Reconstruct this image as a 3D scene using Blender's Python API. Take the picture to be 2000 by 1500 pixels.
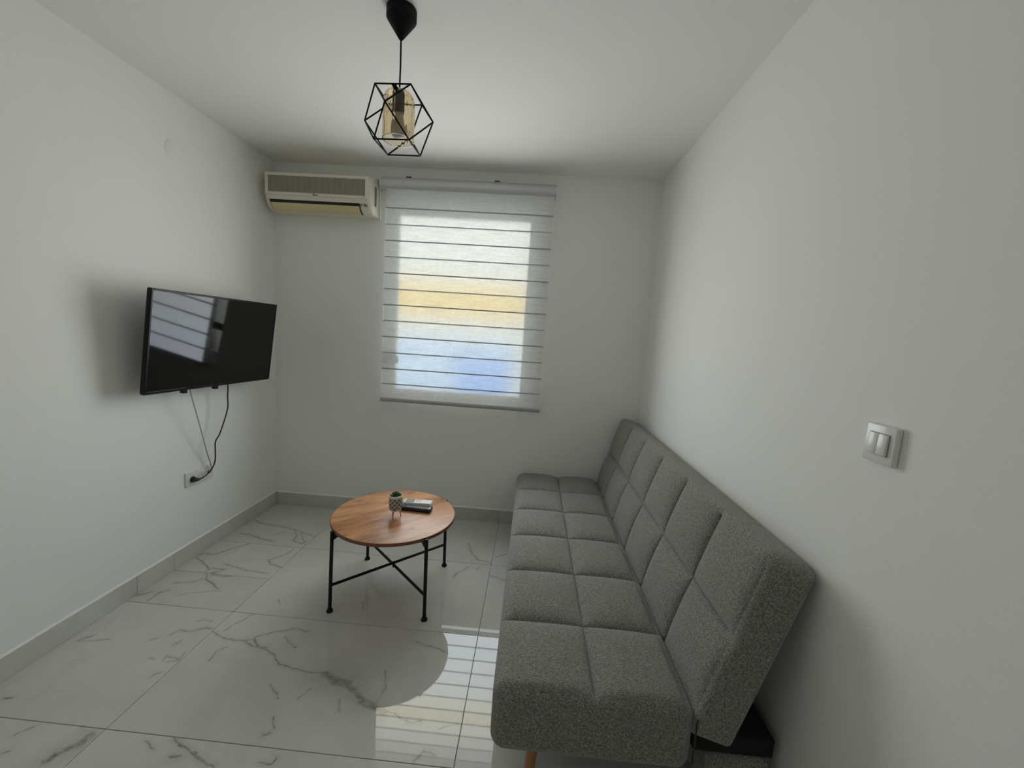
import bpy, bmesh, math, random
from mathutils import Vector, Matrix

for _o in list(bpy.data.objects):
    bpy.data.objects.remove(_o, do_unlink=True)
S = bpy.context.scene
COL = S.collection
random.seed(7)
PI = math.pi

# ------------------------------------------------------------------ camera
W, H, DEEP = 2.7252, 2.5308, 5.30          # room width, height, length behind the window wall
CAM = Vector((1.9172, -2.9413, 1.4264))
PITCH, YAW, ROLL, FOCAL = -0.1212, -0.0445, 0.0654, 790.46
_f = Vector((math.sin(YAW) * math.cos(PITCH), math.cos(YAW) * math.cos(PITCH), math.sin(PITCH)))
_r = Vector((math.cos(YAW), -math.sin(YAW), 0.0))
_u = _r.cross(_f)
_R = _r * math.cos(ROLL) + _u * math.sin(ROLL)
_U = _u * math.cos(ROLL) - _r * math.sin(ROLL)
cam_data = bpy.data.cameras.new('camera')
cam_data.sensor_width = 36.0
cam_data.lens = FOCAL / 2000.0 * 36.0
cam_data.clip_start = 0.02
cam = bpy.data.objects.new('camera', cam_data)
COL.objects.link(cam)
cam.matrix_world = Matrix(((_R.x, _U.x, -_f.x, CAM.x), (_R.y, _U.y, -_f.y, CAM.y), (_R.z, _U.z, -_f.z, CAM.z), (0, 0, 0, 1)))
S.camera = cam

# ------------------------------------------------------------------ sky, sun, daylight boost, exposure
SKY = 3.5
world = bpy.data.worlds.new('sky')
S.world = world
world.use_nodes = True
_bg = world.node_tree.nodes['Background']
_bg.inputs[0].default_value = (0.90, 0.95, 1.0, 1)
_bg.inputs[1].default_value = SKY

sun_data = bpy.data.lights.new('sun', 'SUN')
sun_data.energy = 5.2
sun_data.angle = math.radians(2)
sun_data.color = (1.0, 0.95, 0.86)
sun = bpy.data.objects.new('sun', sun_data)
COL.objects.link(sun)
sun.rotation_euler = (math.radians(48), 0, math.radians(-12))   # high sun over this house, onto the facade opposite

# lamps added in front of the blind, one per band, to strengthen its daylight
BANDS = [2.365, 2.239, 2.130, 2.020, 1.910, 1.799, 1.689, 1.578, 1.466, 1.352, 1.237, 1.122, 1.010, 0.900]
WX0, WX1, WZ0, WZ1 = 0.812, 1.915, 0.888, 2.310          # window opening
BOOST = 3.75
GLOW = [0.0, 0.12, 0.28, 0.50, 0.78, 1.0, 1.05, 1.1, 1.15, 1.2, 1.2, 1.2, 1.2]      # upper lamps dimmed to avoid a hot spot on the ceiling
TINT = [(1, 1, 1), (1, 1, 1), (1, 1, 1), (1, 1, 0.97), (1, 0.99, 0.93), (1, 0.97, 0.85), (1, 0.93, 0.68), (1, 0.97, 0.85), (0.93, 0.97, 1.0), (0.86, 0.93, 1.0), (0.84, 0.93, 1.0), (0.80, 0.91, 1.0), (0.82, 0.89, 1.0)]
for i, (za, zb) in enumerate(zip(BANDS, BANDS[1:])):
    if GLOW[i] == 0: continue
    ld = bpy.data.lights.new('daylight_boost', 'AREA')
    ld.shape = 'RECTANGLE'
    ld.size, ld.size_y = 1.03, za - zb - 0.012
    ld.energy = BOOST * GLOW[i] * PI * ld.size * ld.size_y
    ld.color = TINT[i]
    ld.spread = math.radians(168)      # trims the widest rays onto the ceiling and nearby walls
    lo = bpy.data.objects.new('daylight_boost', ld)
    COL.objects.link(lo)
    lo.location = (1.382, -0.068, (za + zb) / 2)
    lo.rotation_euler = (-PI / 2, 0, 0)

S.view_settings.view_transform = 'Standard'
S.view_settings.look = 'None'
S.view_settings.gamma = 1.0
S.view_settings.use_curve_mapping = False
S.view_settings.exposure = 0.0
S.cycles.max_bounces = 14
S.cycles.diffuse_bounces = 8
S.cycles.use_adaptive_sampling = True
S.cycles.adaptive_threshold = 0.02
S.cycles.glossy_bounces = 5
S.cycles.transmission_bounces = 10
S.cycles.transparent_max_bounces = 12
S.cycles.sample_clamp_indirect = 6.0
S.cycles.use_denoising = True

# ------------------------------------------------------------------ helpers
def sock(n, name, v):
    n.inputs[name].default_value = v

class NT:
    """small wrapper for building a node material"""
    def __init__(self, name):
        self.m = bpy.data.materials.new(name)
        self.m.use_nodes = True
        self.t = self.m.node_tree
        self.t.nodes.clear()
        self.out = self.t.nodes.new('ShaderNodeOutputMaterial')
    def n(self, kind, **kw):
        nd = self.t.nodes.new('ShaderNode' + kind)
        for k, v in kw.items():
            setattr(nd, k, v)
        return nd
    def l(self, a, b):
        self.t.links.new(a, b)
    def val(self, x, inp):
        if isinstance(x, (int, float, tuple, list)):
            inp.default_value = x
        else:
            self.l(x, inp)
    def math(self, op, a, b=None, c=None, clamp=False):
        nd = self.n('Math', operation=op, use_clamp=clamp)
        self.val(a, nd.inputs[0])
        if b is not None: self.val(b, nd.inputs[1])
        if c is not None: self.val(c, nd.inputs[2])
        return nd.outputs[0]
    def vm(self, op, a, b=None, scale=None):
        nd = self.n('VectorMath', operation=op)
        self.val(a, nd.inputs[0])
        if b is not None: self.val(b, nd.inputs[1])
        if scale is not None: self.val(scale, nd.inputs['Scale'])
        return nd.outputs['Value'] if op in ('DOT_PRODUCT', 'DISTANCE', 'LENGTH') else nd.outputs['Vector']
    def pos(self):
        return self.n('NewGeometry').outputs['Position']
    def obj(self):
        return self.n('TexCoord').outputs['Object']
    def mapping(self, vec, scale=(1, 1, 1), rot=(0, 0, 0), loc=(0, 0, 0)):
        nd = self.n('Mapping')
        self.l(vec, nd.inputs[0])
        nd.inputs['Location'].default_value = loc
        nd.inputs['Rotation'].default_value = rot
        nd.inputs['Scale'].default_value = scale
        return nd.outputs[0]
    def noise(self, vec, scale, detail=2.0, rough=0.5, dist=0.0, out='Fac'):
        nd = self.n('TexNoise')
        self.l(vec, nd.inputs['Vector'])
        sock(nd, 'Scale', scale); sock(nd, 'Detail', detail); sock(nd, 'Roughness', rough); sock(nd, 'Distortion', dist)
        return nd.outputs[out]
    def ramp(self, fac, stops):
        nd = self.n('ValToRGB')
        e = nd.color_ramp.elements
        while len(e) < len(stops): e.new(0.5)
        for i, (p, c) in enumerate(stops):
            e[i].position = p
            e[i].color = (c[0], c[1], c[2], 1) if len(c) == 3 else c
        self.val(fac, nd.inputs[0])
        return nd.outputs[0]
    def mix(self, fac, a, b, blend='MIX'):
        nd = self.n('Mix', data_type='RGBA', blend_type=blend)
        self.val(fac, nd.inputs[0])
        for x, i in ((a, 6), (b, 7)):
            if isinstance(x, tuple): nd.inputs[i].default_value = (x[0], x[1], x[2], 1)
            else: self.l(x, nd.inputs[i])
        return nd.outputs[2]
    def bump(self, height, strength=0.3, dist=0.01):
        nd = self.n('Bump')
        sock(nd, 'Strength', strength); sock(nd, 'Distance', dist)
        self.l(height, nd.inputs['Height'])
        return nd.outputs[0]
    def principled(self, color, rough=0.5, metal=0.0, normal=None, spec=0.5, **kw):
        p = self.n('BsdfPrincipled')
        if isinstance(color, tuple): sock(p, 'Base Color', (color[0], color[1], color[2], 1))
        else: self.l(color, p.inputs['Base Color'])
        self.val(rough, p.inputs['Roughness'])
        sock(p, 'Metallic', metal)
        sock(p, 'Specular IOR Level', spec)
        if normal is not None: self.l(normal, p.inputs['Normal'])
        for k, v in kw.items(): sock(p, k.replace('_', ' '), v)
        return p.outputs[0]
    def done(self, shader):
        self.l(shader, self.out.inputs['Surface'])
        return self.m

def plain(name, color, rough=0.5, metal=0.0, spec=0.5, vary=0.03, scale=60.0, **kw):
    """plain coloured material with a trace of uneven tone"""
    t = NT(name)
    nz = t.noise(t.obj(), scale, 3.0)
    lo = tuple(max(0.0, c * (1 - vary)) for c in color)
    hi = tuple(min(1.0, c * (1 + vary)) for c in color)
    return t.done(t.principled(t.mix(nz, lo, hi), rough, metal, None, spec, **kw))

def new_obj(name, mesh, mat=None, parent=None):
    o = bpy.data.objects.new(name, mesh)
    COL.objects.link(o)
    if mat is not None:
        mesh.materials.clear()
        mesh.materials.append(mat)
    if parent is not None: o.parent = parent
    return o

def from_bm(name, bm, mat, parent=None, smooth=None):
    me = bpy.data.meshes.new(name)
    bmesh.ops.recalc_face_normals(bm, faces=bm.faces[:])
    bm.to_mesh(me)
    bm.free()
    if smooth is not None:
        for p in me.polygons: p.use_smooth = True
        me.set_sharp_from_angle(angle=math.radians(smooth))
    return new_obj(name, me, mat, parent)

def thing(name, label, cat, loc=(0, 0, 0), group=None, rot=(0, 0, 0)):
    o = bpy.data.objects.new(name, None)
    COL.objects.link(o)
    o.empty_display_size = 0.05
    o.location = loc
    o.rotation_euler = rot
    o['label'] = label
    o['category'] = cat
    if group: o['group'] = group
    return o

def tag(o, label, cat, group=None):
    o['label'] = label
    o['category'] = cat
    if group: o['group'] = group
    return o

def structure(o, label=None):
    o['kind'] = 'structure'
    if label: o['label'] = label
    return o

def box_bm(x0, x1, y0, y1, z0, z1, bevel=0.0, seg=2, bm=None):
    own = bm is None
    b = bmesh.new()
    vs = [b.verts.new((x, y, z)) for x in (x0, x1) for y in (y0, y1) for z in (z0, z1)]
    for f in ((0, 1, 3, 2), (4, 6, 7, 5), (0, 4, 5, 1), (2, 3, 7, 6), (0, 2, 6, 4), (1, 5, 7, 3)):
        b.faces.new([vs[i] for i in f])
    bmesh.ops.recalc_face_normals(b, faces=b.faces[:])
    if bevel > 0:
        bmesh.ops.bevel(b, geom=b.edges[:], offset=bevel, segments=seg, profile=0.5, affect='EDGES')
    if own: return b
    me = bpy.data.meshes.new('t')
    b.to_mesh(me); b.free()
    bm.from_mesh(me)
    bpy.data.meshes.remove(me)
    return bm

def box(name, x0, x1, y0, y1, z0, z1, mat, parent=None, bevel=0.0, seg=2):
    return from_bm(name, box_bm(x0, x1, y0, y1, z0, z1, bevel, seg), mat, parent, 40 if bevel > 0 else None)

def lathe_bm(prof, n=32, bm=None, centre=(0, 0, 0)):
    """prof: list of (radius, z)"""
    bm = bm or bmesh.new()
    cx, cy, cz = centre
    rings = []
    for r, z in prof:
        if r < 1e-6: rings.append([bm.verts.new((cx, cy, cz + z))])
        else: rings.append([bm.verts.new((cx + r * math.cos(2 * PI * i / n), cy + r * math.sin(2 * PI * i / n), cz + z)) for i in range(n)])
    for a, b in zip(rings, rings[1:]):
        for i in range(n):
            j = (i + 1) % n
            if len(a) == 1 and len(b) == 1: continue
            if len(a) == 1: bm.faces.new((a[0], b[i], b[j]))
            elif len(b) == 1: bm.faces.new((a[i], a[j], b[0]))
            else: bm.faces.new((a[i], a[j], b[j], b[i]))
    return bm

def tube_bm(pts, r, n=10, bm=None, caps=True):
    bm = bm or bmesh.new()
    pts = [Vector(p) for p in pts]
    rs = r if isinstance(r, (list, tuple)) else [r] * len(pts)
    rings = []
    ref = None
    for i, p in enumerate(pts):
        if i == 0: d = pts[1] - p
        elif i == len(pts) - 1: d = p - pts[i - 1]
        else: d = (pts[i + 1] - p).normalized() + (p - pts[i - 1]).normalized()
        d.normalize()
        if ref is None:
            ref = Vector((0, 0, 1)) if abs(d.z) < 0.9 else Vector((1, 0, 0))
        u = d.cross(ref).normalized()
        v = u.cross(d).normalized()
        ref = v
        rings.append([bm.verts.new(p + (u * math.cos(2 * PI * k / n) + v * math.sin(2 * PI * k / n)) * rs[i]) for k in range(n)])
    for a, b in zip(rings, rings[1:]):
        for k in range(n):
            bm.faces.new((a[k], a[(k + 1) % n], b[(k + 1) % n], b[k]))
    if caps:
        bm.faces.new(rings[0][::-1]); bm.faces.new(rings[-1])
    return bm

def smooth_path(pts, sub=6):
    """Catmull-Rom through the points"""
    P = [Vector(p) for p in pts]
    P = [P[0] * 2 - P[1]] + P + [P[-1] * 2 - P[-2]]
    out = []
    for i in range(1, len(P) - 2):
        a, b, c, d = P[i - 1:i + 3]
        for k in range(sub):
            t = k / sub
            out.append(0.5 * ((2 * b) + (c - a) * t + (2 * a - 5 * b + 4 * c - d) * t * t + (3 * b - a - 3 * c + d) * t ** 3))
    out.append(P[-2])
    return out

def prism_bm(poly, x0, x1, bm=None):
    """polygon of (y, z) swept along x"""
    bm = bm or bmesh.new()
    a = [bm.verts.new((x0, y, z)) for y, z in poly]
    b = [bm.verts.new((x1, y, z)) for y, z in poly]
    n = len(poly)
    for i in range(n):
        bm.faces.new((a[i], a[(i + 1) % n], b[(i + 1) % n], b[i]))
    bm.faces.new(a[::-1]); bm.faces.new(b)
    return bm

# ------------------------------------------------------------------ materials of the room
def wall_paint(name, color):
    t = NT(name)
    p = t.pos()
    tone = t.noise(p, 0.9, 3.0, 0.5)
    col = t.mix(tone, tuple(c * 0.985 for c in color), tuple(min(1, c * 1.01) for c in color))
    b = t.bump(t.noise(p, 170.0, 3.0, 0.6), 0.10, 0.004)
    return t.done(t.principled(col, 0.75, 0.0, b, 0.25))
M_wall = wall_paint('white_wall_paint', (0.905, 0.907, 0.886))
M_ceil = wall_paint('white_ceiling_paint', (0.885, 0.886, 0.868))
M_caulk = plain('white_caulk', (0.88, 0.88, 0.86), 0.6)
M_grout = plain('grey_grout', (0.30, 0.30, 0.28), 0.8)
M_concrete = plain('exterior_render', (0.62, 0.60, 0.56), 0.9)

def marble(name, segs, seed, rough=0.028, warp=0.016, vein_strength=1.0):
    """white porcelain with grey marble veins; segs: (width_mm, (x0,y0), (x1,y1)) drawn in place, plus faint generic veins"""
    t = NT(name)
    p = t.pos()
    # organic warp of the coordinates
    wn = t.noise(p, 16.0, 4.0, 0.64, 0.0, 'Color')
    wv = t.vm('SCALE', t.vm('SUBTRACT', wn, (0.5, 0.5, 0.5)), scale=warp * 2.0)
    pw = t.vm('MULTIPLY', t.vm('ADD', p, wv), (1, 1, 0))
    fld = None
    for w, a, b in segs:
        d = (b[0] - a[0], b[1] - a[1], 0.0)
        l2 = max(1e-8, d[0] ** 2 + d[1] ** 2)
        rel = t.vm('SUBTRACT', pw, (a[0], a[1], 0.0))
        k = t.math('MULTIPLY', t.vm('DOT_PRODUCT', rel, d), 1.0 / l2, clamp=True)
        dist = t.vm('DISTANCE', rel, t.vm('SCALE', d, scale=k))
        e = t.math('DIVIDE', dist, w * 0.001)
        fld = e if fld is None else t.math('MINIMUM', fld, e)
    grain = t.noise(p, 42.0, 4.0, 0.65)
    ps = t.vm('ADD', p, (seed * 3.71, seed * 1.93, seed * 0.77))
    if fld is not None:
        core = t.ramp(fld, [(0.0, (1, 1, 1)), (0.10, (0.8, 0.8, 0.8)), (0.22, (0.22, 0.22, 0.22)), (1.0, (0, 0, 0))])
        # ramp input is 0..1 over 5 widths
        core_in = t.math('MULTIPLY', fld, 0.2)
        t.l(core_in, core.node.inputs[0])
        v1 = t.math('MULTIPLY', core, t.math('MULTIPLY_ADD', grain, 1.9, -0.28, clamp=True))
    else:
        v1 = 0.0
    g = t.noise(ps, 1.5, 5.0, 0.62, 0.35)
    thin = t.ramp(t.math('ABSOLUTE', t.math('SUBTRACT', g, 0.5)), [(0.0, (1, 1, 1)), (0.006, (0.5, 0.5, 0.5)), (0.02, (0, 0, 0)), (1, (0, 0, 0))])
    gate = t.ramp(t.noise(ps, 2.3, 2.0), [(0.52, (0, 0, 0)), (0.66, (1, 1, 1))])
    v2 = t.math('MULTIPLY', t.math('MULTIPLY', thin, gate), t.math('MULTIPLY', grain, 0.28))
    cloud = t.ramp(t.noise(ps, 2.6, 4.0, 0.6), [(0.35, (0, 0, 0)), (0.75, (1, 1, 1))])
    v = t.math('MULTIPLY', t.math('MAXIMUM', v1, v2), 0.92 * vein_strength, clamp=True)
    base = t.mix(cloud, (0.655, 0.655, 0.612), (0.555, 0.560, 0.520))
    base = t.mix(t.math('MULTIPLY', grain, 0.12), base, (0.42, 0.43, 0.39))
    col = t.mix(v, base, (0.150, 0.155, 0.115))
    return t.done(t.principled(col, rough, 0.0, None, 0.5))

# ------------------------------------------------------------------ room shell
J1, J2 = 0.5546, 1.7561
ROWS = [0.0, -0.5872, -1.1856, -1.7799]
while ROWS[-1] > -DEEP: ROWS.append(max(ROWS[-1] - 0.597, -DEEP))
VEINS = [
    (3, [(0.560, -1.318), (0.615, -1.340), (0.685, -1.358), (0.727, -1.349), (0.797, -1.379), (0.851, -1.387), (0.902, -1.410), (0.953, -1.453), (1.025, -1.468), (1.102, -1.475), (1.165, -1.478)]),
    (11, [(1.165, -1.478), (1.224, -1.506), (1.276, -1.512)]),
    (8, [(1.276, -1.512), (1.320, -1.537), (1.364, -1.579)]),
    (10, [(1.364, -1.579), (1.412, -1.596)]),
    (7, [(1.412, -1.596), (1.459, -1.612)]),
    (3, [(1.459, -1.612), (1.499, -1.610), (1.536, -1.630), (1.563, -1.637), (1.606, -1.632)]),
    (5, [(0.735, -1.352), (0.761, -1.336), (0.814, -1.377), (0.851, -1.379)]),
    (3, [(0.761, -1.328), (0.827, -1.286), (0.914, -1.253), (0.973, -1.267)]),
    (2, [(0.893, -1.303), (0.938, -1.345), (0.971, -1.360)]),
    (2, [(0.666, -1.476), (0.658, -1.423), (0.682, -1.394)]),
    (2, [(0.660, -1.193), (0.619, -1.263), (0.603, -1.308)]),
    (2, [(0.981, -1.548), (1.018, -1.579), (1.050, -1.605)]),
    (2, [(1.144, -1.550), (1.121, -1.602)]),
    (2, [(1.401, -1.425), (1.430, -1.506), (1.423, -1.543), (1.417, -1.581)]),
    (3, [(1.478, -1.262), (1.532, -1.279), (1.582, -1.284), (1.642, -1.308)]),
    (3, [(1.276, -1.581), (1.281, -1.606), (1.296, -1.626)]),
    (3, [(1.077, -1.677), (1.106, -1.714)]),
    (4, [(1.085, -1.740), (1.099, -1.732)]),
    (3, [(1.622, -1.771), (1.644, -1.734), (1.683, -1.743)]),
    (2, [(1.743, -1.627), (1.706, -1.639), (1.675, -1.653)]),
    (4, [(0.904, -1.819), (0.963, -1.846), (1.004, -1.858)]),
    (3, [(1.128, -1.828), (1.172, -1.828), (1.176, -1.806)]),
    (3, [(0.720, -1.804), (0.768, -1.826)]),
    (5, [(0.843, -1.842), (0.870, -1.835)]),
    (4, [(0.800, -1.784), (0.870, -1.814), (0.951, -1.844)]),
    (8, [(0.482, -1.894), (0.494, -1.862), (0.518, -1.839), (0.532, -1.804)]),
    (3, [(0.294, -1.827), (0.317, -1.798)]),
    (4, [(0.320, -1.888), (0.337, -1.876)]),
    (3, [(0.401, -1.360), (0.411, -1.332), (0.467, -1.331), (0.509, -1.301), (0.542, -1.300)]),
    (2, [(0.441, -1.271), (0.463, -1.253), (0.505, -1.258)]),
    (3, [(0.339, -1.401), (0.359, -1.385)]),
    (3, [(0.458, -1.411), (0.473, -1.390)]),
    (2, [(0.424, -1.487), (0.452, -1.492)]),
    (2, [(0.493, -1.495), (0.482, -1.468), (0.530, -1.474), (0.552, -1.488), (0.506, -1.499)]),
    (2, [(0.543, -1.478), (0.540, -1.443)]),
    (4, [(0.056, -1.438), (0.087, -1.409)]),
    (2, [(0.059, -1.441), (0.174, -1.420)]),
    (3, [(0.513, -1.569), (0.528, -1.551)]),
    (4, [(0.095, -1.719), (0.122, -1.712)]),
    (4, [(0.044, -0.300), (0.138, -0.337), (0.244, -0.344), (0.383, -0.379), (0.470, -0.414), (0.557, -0.439)]),
    (4, [(0.392, -0.395), (0.435, -0.453), (0.448, -0.513), (0.529, -0.545), (0.534, -0.498)]),
    (3, [(0.288, -0.463), (0.340, -0.404)]),
    (5, [(0.076, -0.485), (0.144, -0.489), (0.230, -0.521), (0.331, -0.541)]),
    (3, [(0.447, -0.418), (0.535, -0.529)]),
    (4, [(0.008, -0.765), (0.038, -0.741), (0.093, -0.745), (0.121, -0.706), (0.161, -0.651), (0.212, -0.585)]),
    (3, [(0.508, -0.613), (0.489, -0.692), (0.437, -0.746)]),
    (4, [(0.437, -0.746), (0.476, -0.784), (0.552, -0.802)]),
    (5, [(0.180, -0.903), (0.190, -0.872), (0.266, -0.872), (0.221, -0.919)]),
    (5, [(0.208, -0.932), (0.238, -0.971), (0.309, -1.003), (0.356, -1.036)]),
    (3, [(0.222, -0.825), (0.301, -0.837), (0.404, -0.862), (0.515, -0.873)]),
    (3, [(0.100, -1.024), (0.195, -0.999), (0.212, -0.965)]),
    (5, [(0.239, -0.933), (0.346, -0.922)]),
    (4, [(0.002, -1.147), (0.033, -1.128), (0.061, -1.105)]),
    (3, [(0.104, -1.169), (0.098, -1.104), (0.132, -1.080)]),
    (2, [(0.198, -1.118), (0.257, -1.085), (0.325, -1.061), (0.378, -1.048)]),
    (3, [(0.022, -0.783), (0.137, -0.851), (0.176, -0.880)]),
    (4, [(1.578, -0.361), (1.623, -0.484), (1.673, -0.544), (1.757, -0.566)]),
    (3, [(1.550, -0.748), (1.570, -0.693), (1.622, -0.630)]),
    (2, [(1.672, -0.650), (1.689, -0.606)]),
    (2, [(0.702, -1.079), (0.738, -1.104)]),
    (3, [(1.134, -1.026), (1.152, -1.083)]),
    (4, [(1.763, -0.702), (1.818, -0.719), (1.872, -0.742)]),
    (3, [(1.782, -0.488), (1.837, -0.448)]),
]


floor = structure(box('floor', -0.10, W + 0.10, -DEEP - 0.1, 0.24, -0.14, -0.0035, M_grout), 'grey grout bed under the large marble-look floor tiles')
GAP = 0.0013
def tiles_of(column):
    rows = list(ROWS)
    if column == 0: rows = [0.0, -0.5872, -0.917, -1.1856] + rows[3:]
    return rows
generic_marble = [marble('marble_tile_%s' % 'abc'[i], [], 11.0 + 5.3 * i) for i in range(3)]
k = 0
for ci, (xa, xb) in enumerate(((0.0, J1), (J1, J2), (J2, W))):
    rows = tiles_of(ci)
    for ya, yb in zip(rows, rows[1:]):
        if ya - yb < 0.02: continue
        segs = []
        for wd, pts in VEINS:
            for a, b in zip(pts, pts[1:]):
                mx, my = (a[0] + b[0]) / 2, (a[1] + b[1]) / 2
                if xa - 0.01 < mx < xb + 0.01 and yb - 0.01 < my < ya + 0.01: segs.append((wd * (1.9 if wd >= 7 else 1.15), a, b))
        mat = marble('marble_tile_veined', segs, 3.0 + k * 2.17) if segs else generic_marble[k % 3]
        box('floor_tile', xa + GAP, xb - GAP, yb + GAP, ya - GAP, -0.012, 0.0, mat, floor, 0.0006, 1)
        k += 1

ceiling = structure(box('ceiling', -0.2, W + 0.2, -DEEP - 0.2, 0.25, H, H + 0.2, M_ceil), 'plain white painted ceiling')
wall_left = structure(box('wall_left', -0.2, 0.0, -DEEP - 0.2, 0.25, -0.14, H, M_wall), 'plain white wall carrying the television')
wall_right = structure(box('wall_right', W, W + 0.2, -DEEP - 0.2, 0.25, -0.14, H, M_wall), 'plain white wall behind the sofa')

def wall_with_hole(name, x0, x1, z0, z1, hx0, hx1, hz0, hz1, y0, y1, mat):
    bm = bmesh.new()
    def ring(y, a, b, c, d): return [bm.verts.new(v) for v in ((a, y, c), (b, y, c), (b, y, d), (a, y, d))]
    of, inf = ring(y0, x0, x1, z0, z1), ring(y0, hx0, hx1, hz0, hz1)
    ob, inb = ring(y1, x0, x1, z0, z1), ring(y1, hx0, hx1, hz0, hz1)
    for i in range(4):
        j = (i + 1) % 4
        bm.faces.new((of[i], of[j], inf[j], inf[i]))
        bm.faces.new((ob[j], ob[i], inb[i], inb[j]))
        bm.faces.new((inf[i], inf[j], inb[j], inb[i]))
        bm.faces.new((of[j], of[i], ob[i], ob[j]))
    return from_bm(name, bm, mat)
wall_back = structure(wall_with_hole('wall_back', 0.0, W, -0.14, H, WX0, WX1, WZ0, WZ1, 0.0, 0.24, M_wall), 'white wall with the window opening')
wall_rear = structure(box('wall_rear', 0.0, W, -DEEP - 0.2, -DEEP, -0.14, H, M_wall), 'white wall with a door at the far end of the room')

# baseboards: marble-look strips with joints, a caulk bead along the top
BT, BH = 0.010, 0.0965
M_base = [marble('marble_skirting_%s' % 'ab'[i], [], 31.0 + 4.1 * i, 0.16) for i in range(2)]
def strips(parent_name, side, cuts, lab):
    root = bpy.data.objects.new(parent_name, None)
    COL.objects.link(root)
    root['kind'] = 'structure'; root['label'] = lab
    for i, (a, b) in enumerate(zip(cuts, cuts[1:])):
        lo, hi = min(a, b) + 0.0007, max(a, b) - 0.0007
        m = M_base[i % 2]
        if side == 'back': box('skirting_tile', lo, hi, -BT, -0.0002, 0.0003, BH, m, root, 0.0008, 1)
        elif side == 'left': box('skirting_tile', 0.0002, BT, lo, hi, 0.0003, BH, m, root, 0.0008, 1)
        elif side == 'right': box('skirting_tile', W - BT, W - 0.0002, lo, hi, 0.0003, BH, m, root, 0.0008, 1)
        else: box('skirting_tile', lo, hi, -DEEP + 0.0002, -DEEP + BT, 0.0003, BH, m, root, 0.0008, 1)
    c, e = cuts[0], cuts[-1]
    lo, hi = min(c, e), max(c, e)
    if side == 'back': bm = prism_bm([(0, BH), (-BT * 0.92, BH), (-BT * 0.7, BH + 0.0035), (0, BH + 0.006)], lo, hi)
    else:
        bm = bmesh.new()
        s = {'left': (0, 1), 'right': (W, -1)}.get(side)
        if s is None:
            bm = prism_bm([(-DEEP, BH), (-DEEP + BT * 0.92, BH), (-DEEP + BT * 0.7, BH + 0.0035), (-DEEP, BH + 0.006)], lo, hi)
        else:
            prof = [(s[0], BH), (s[0] + s[1] * BT * 0.92, BH), (s[0] + s[1] * BT * 0.7, BH + 0.0035), (s[0], BH + 0.006)]
            A = [bm.verts.new((x, lo, z)) for x, z in prof]; B = [bm.verts.new((x, hi, z)) for x, z in prof]
            for i in range(4): bm.faces.new((A[i], A[(i + 1) % 4], B[(i + 1) % 4], B[i]))
            bm.faces.new(A[::-1]); bm.faces.new(B)
    cb = from_bm('caulk_bead', bm, M_caulk, root)
    cb['label'] = 'white caulk bead'
    return root
strips('baseboard_back', 'back', [BT, 0.5546, 1.7561, W - BT], 'grey veined skirting strip under the window wall')
strips('baseboard_left', 'left', [-0.0105, -0.917, -1.130, -2.33, -3.53, -4.73, -DEEP + 0.0105], 'grey veined skirting strip along the television wall')
strips('baseboard_right', 'right', [-0.0105, -1.2, -2.4, -3.6, -4.8, -DEEP + 0.0105], 'grey veined skirting strip behind the sofa')
strips('baseboard_rear', 'rear', [BT, 0.85], 'short skirting strip beside the door')

# ------------------------------------------------------------------ window behind the blind
M_pvc = plain('white_pvc', (0.84, 0.85, 0.85), 0.35)
M_sill = plain('white_sill_stone', (0.80, 0.80, 0.78), 0.3)
tg = NT('window_glass')
_g = tg.n('BsdfGlass'); sock(_g, 'Roughness', 0.0); sock(_g, 'IOR', 1.08); sock(_g, 'Color', (0.97, 0.99, 0.98, 1))
_tr = tg.n('BsdfTransparent'); sock(_tr, 'Color', (0.95, 0.97, 0.96, 1))
_gl = tg.n('BsdfGlossy'); sock(_gl, 'Roughness', 0.02)
_fr = tg.n('Fresnel'); sock(_fr, 'IOR', 1.45)
_mx = tg.n('MixShader'); tg.l(_fr.outputs[0], _mx.inputs[0]); tg.l(_tr.outputs[0], _mx.inputs[1]); tg.l(_gl.outputs[0], _mx.inputs[2])
tg.t.nodes.remove(_g)
M_glass = tg.done(_mx.outputs[0])

def frame_bm(x0, x1, z0, z1, y0, y1, t, bev=0.004):
    bm = bmesh.new()
    for a in ((x0, x0 + t, z0, z1), (x1 - t, x1, z0, z1), (x0 + t, x1 - t, z0, z0 + t), (x0 + t, x1 - t, z1 - t, z1)):
        box_bm(a[0], a[1], y0, y1, a[2], a[3], bev, 1, bm)
    return bm
win = bpy.data.objects.new('window_1', None); COL.objects.link(win)
win['kind'] = 'structure'; win['label'] = 'white framed window hidden behind the zebra blind'
from_bm('outer_frame', frame_bm(WX0 + 0.001, WX1 - 0.001, WZ0 + 0.001, WZ1 - 0.001, 0.13, 0.20, 0.028), M_pvc, win)
sash = from_bm('sash', frame_bm(WX0 + 0.03, WX1 - 0.03, WZ0 + 0.03, WZ1 - 0.03, 0.115, 0.185, 0.042), M_pvc, win)
box('pane', WX0 + 0.07, WX1 - 0.07, 0.149, 0.155, WZ0 + 0.07, WZ1 - 0.07, M_glass, win)
hb = box_bm(WX0 + 0.034, WX0 + 0.068, 0.102, 0.1149, 1.12, 1.24, 0.004)
hb = box_bm(WX0 + 0.038, WX0 + 0.064, 0.035, 0.103, 1.175, 1.205, 0.004, 2, hb)
hb = box_bm(WX0 + 0.010, WX0 + 0.120, 0.020, 0.040, 1.160, 1.215, 0.006, 2, hb)
from_bm('handle', hb, plain('dark_handle', (0.10, 0.10, 0.10), 0.4), sash)
box('sill', WX0 + 0.001, WX1 - 0.001, 0.001, 0.114, WZ0 + 0.0005, WZ0 + 0.014, M_sill, win, 0.003)

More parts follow.
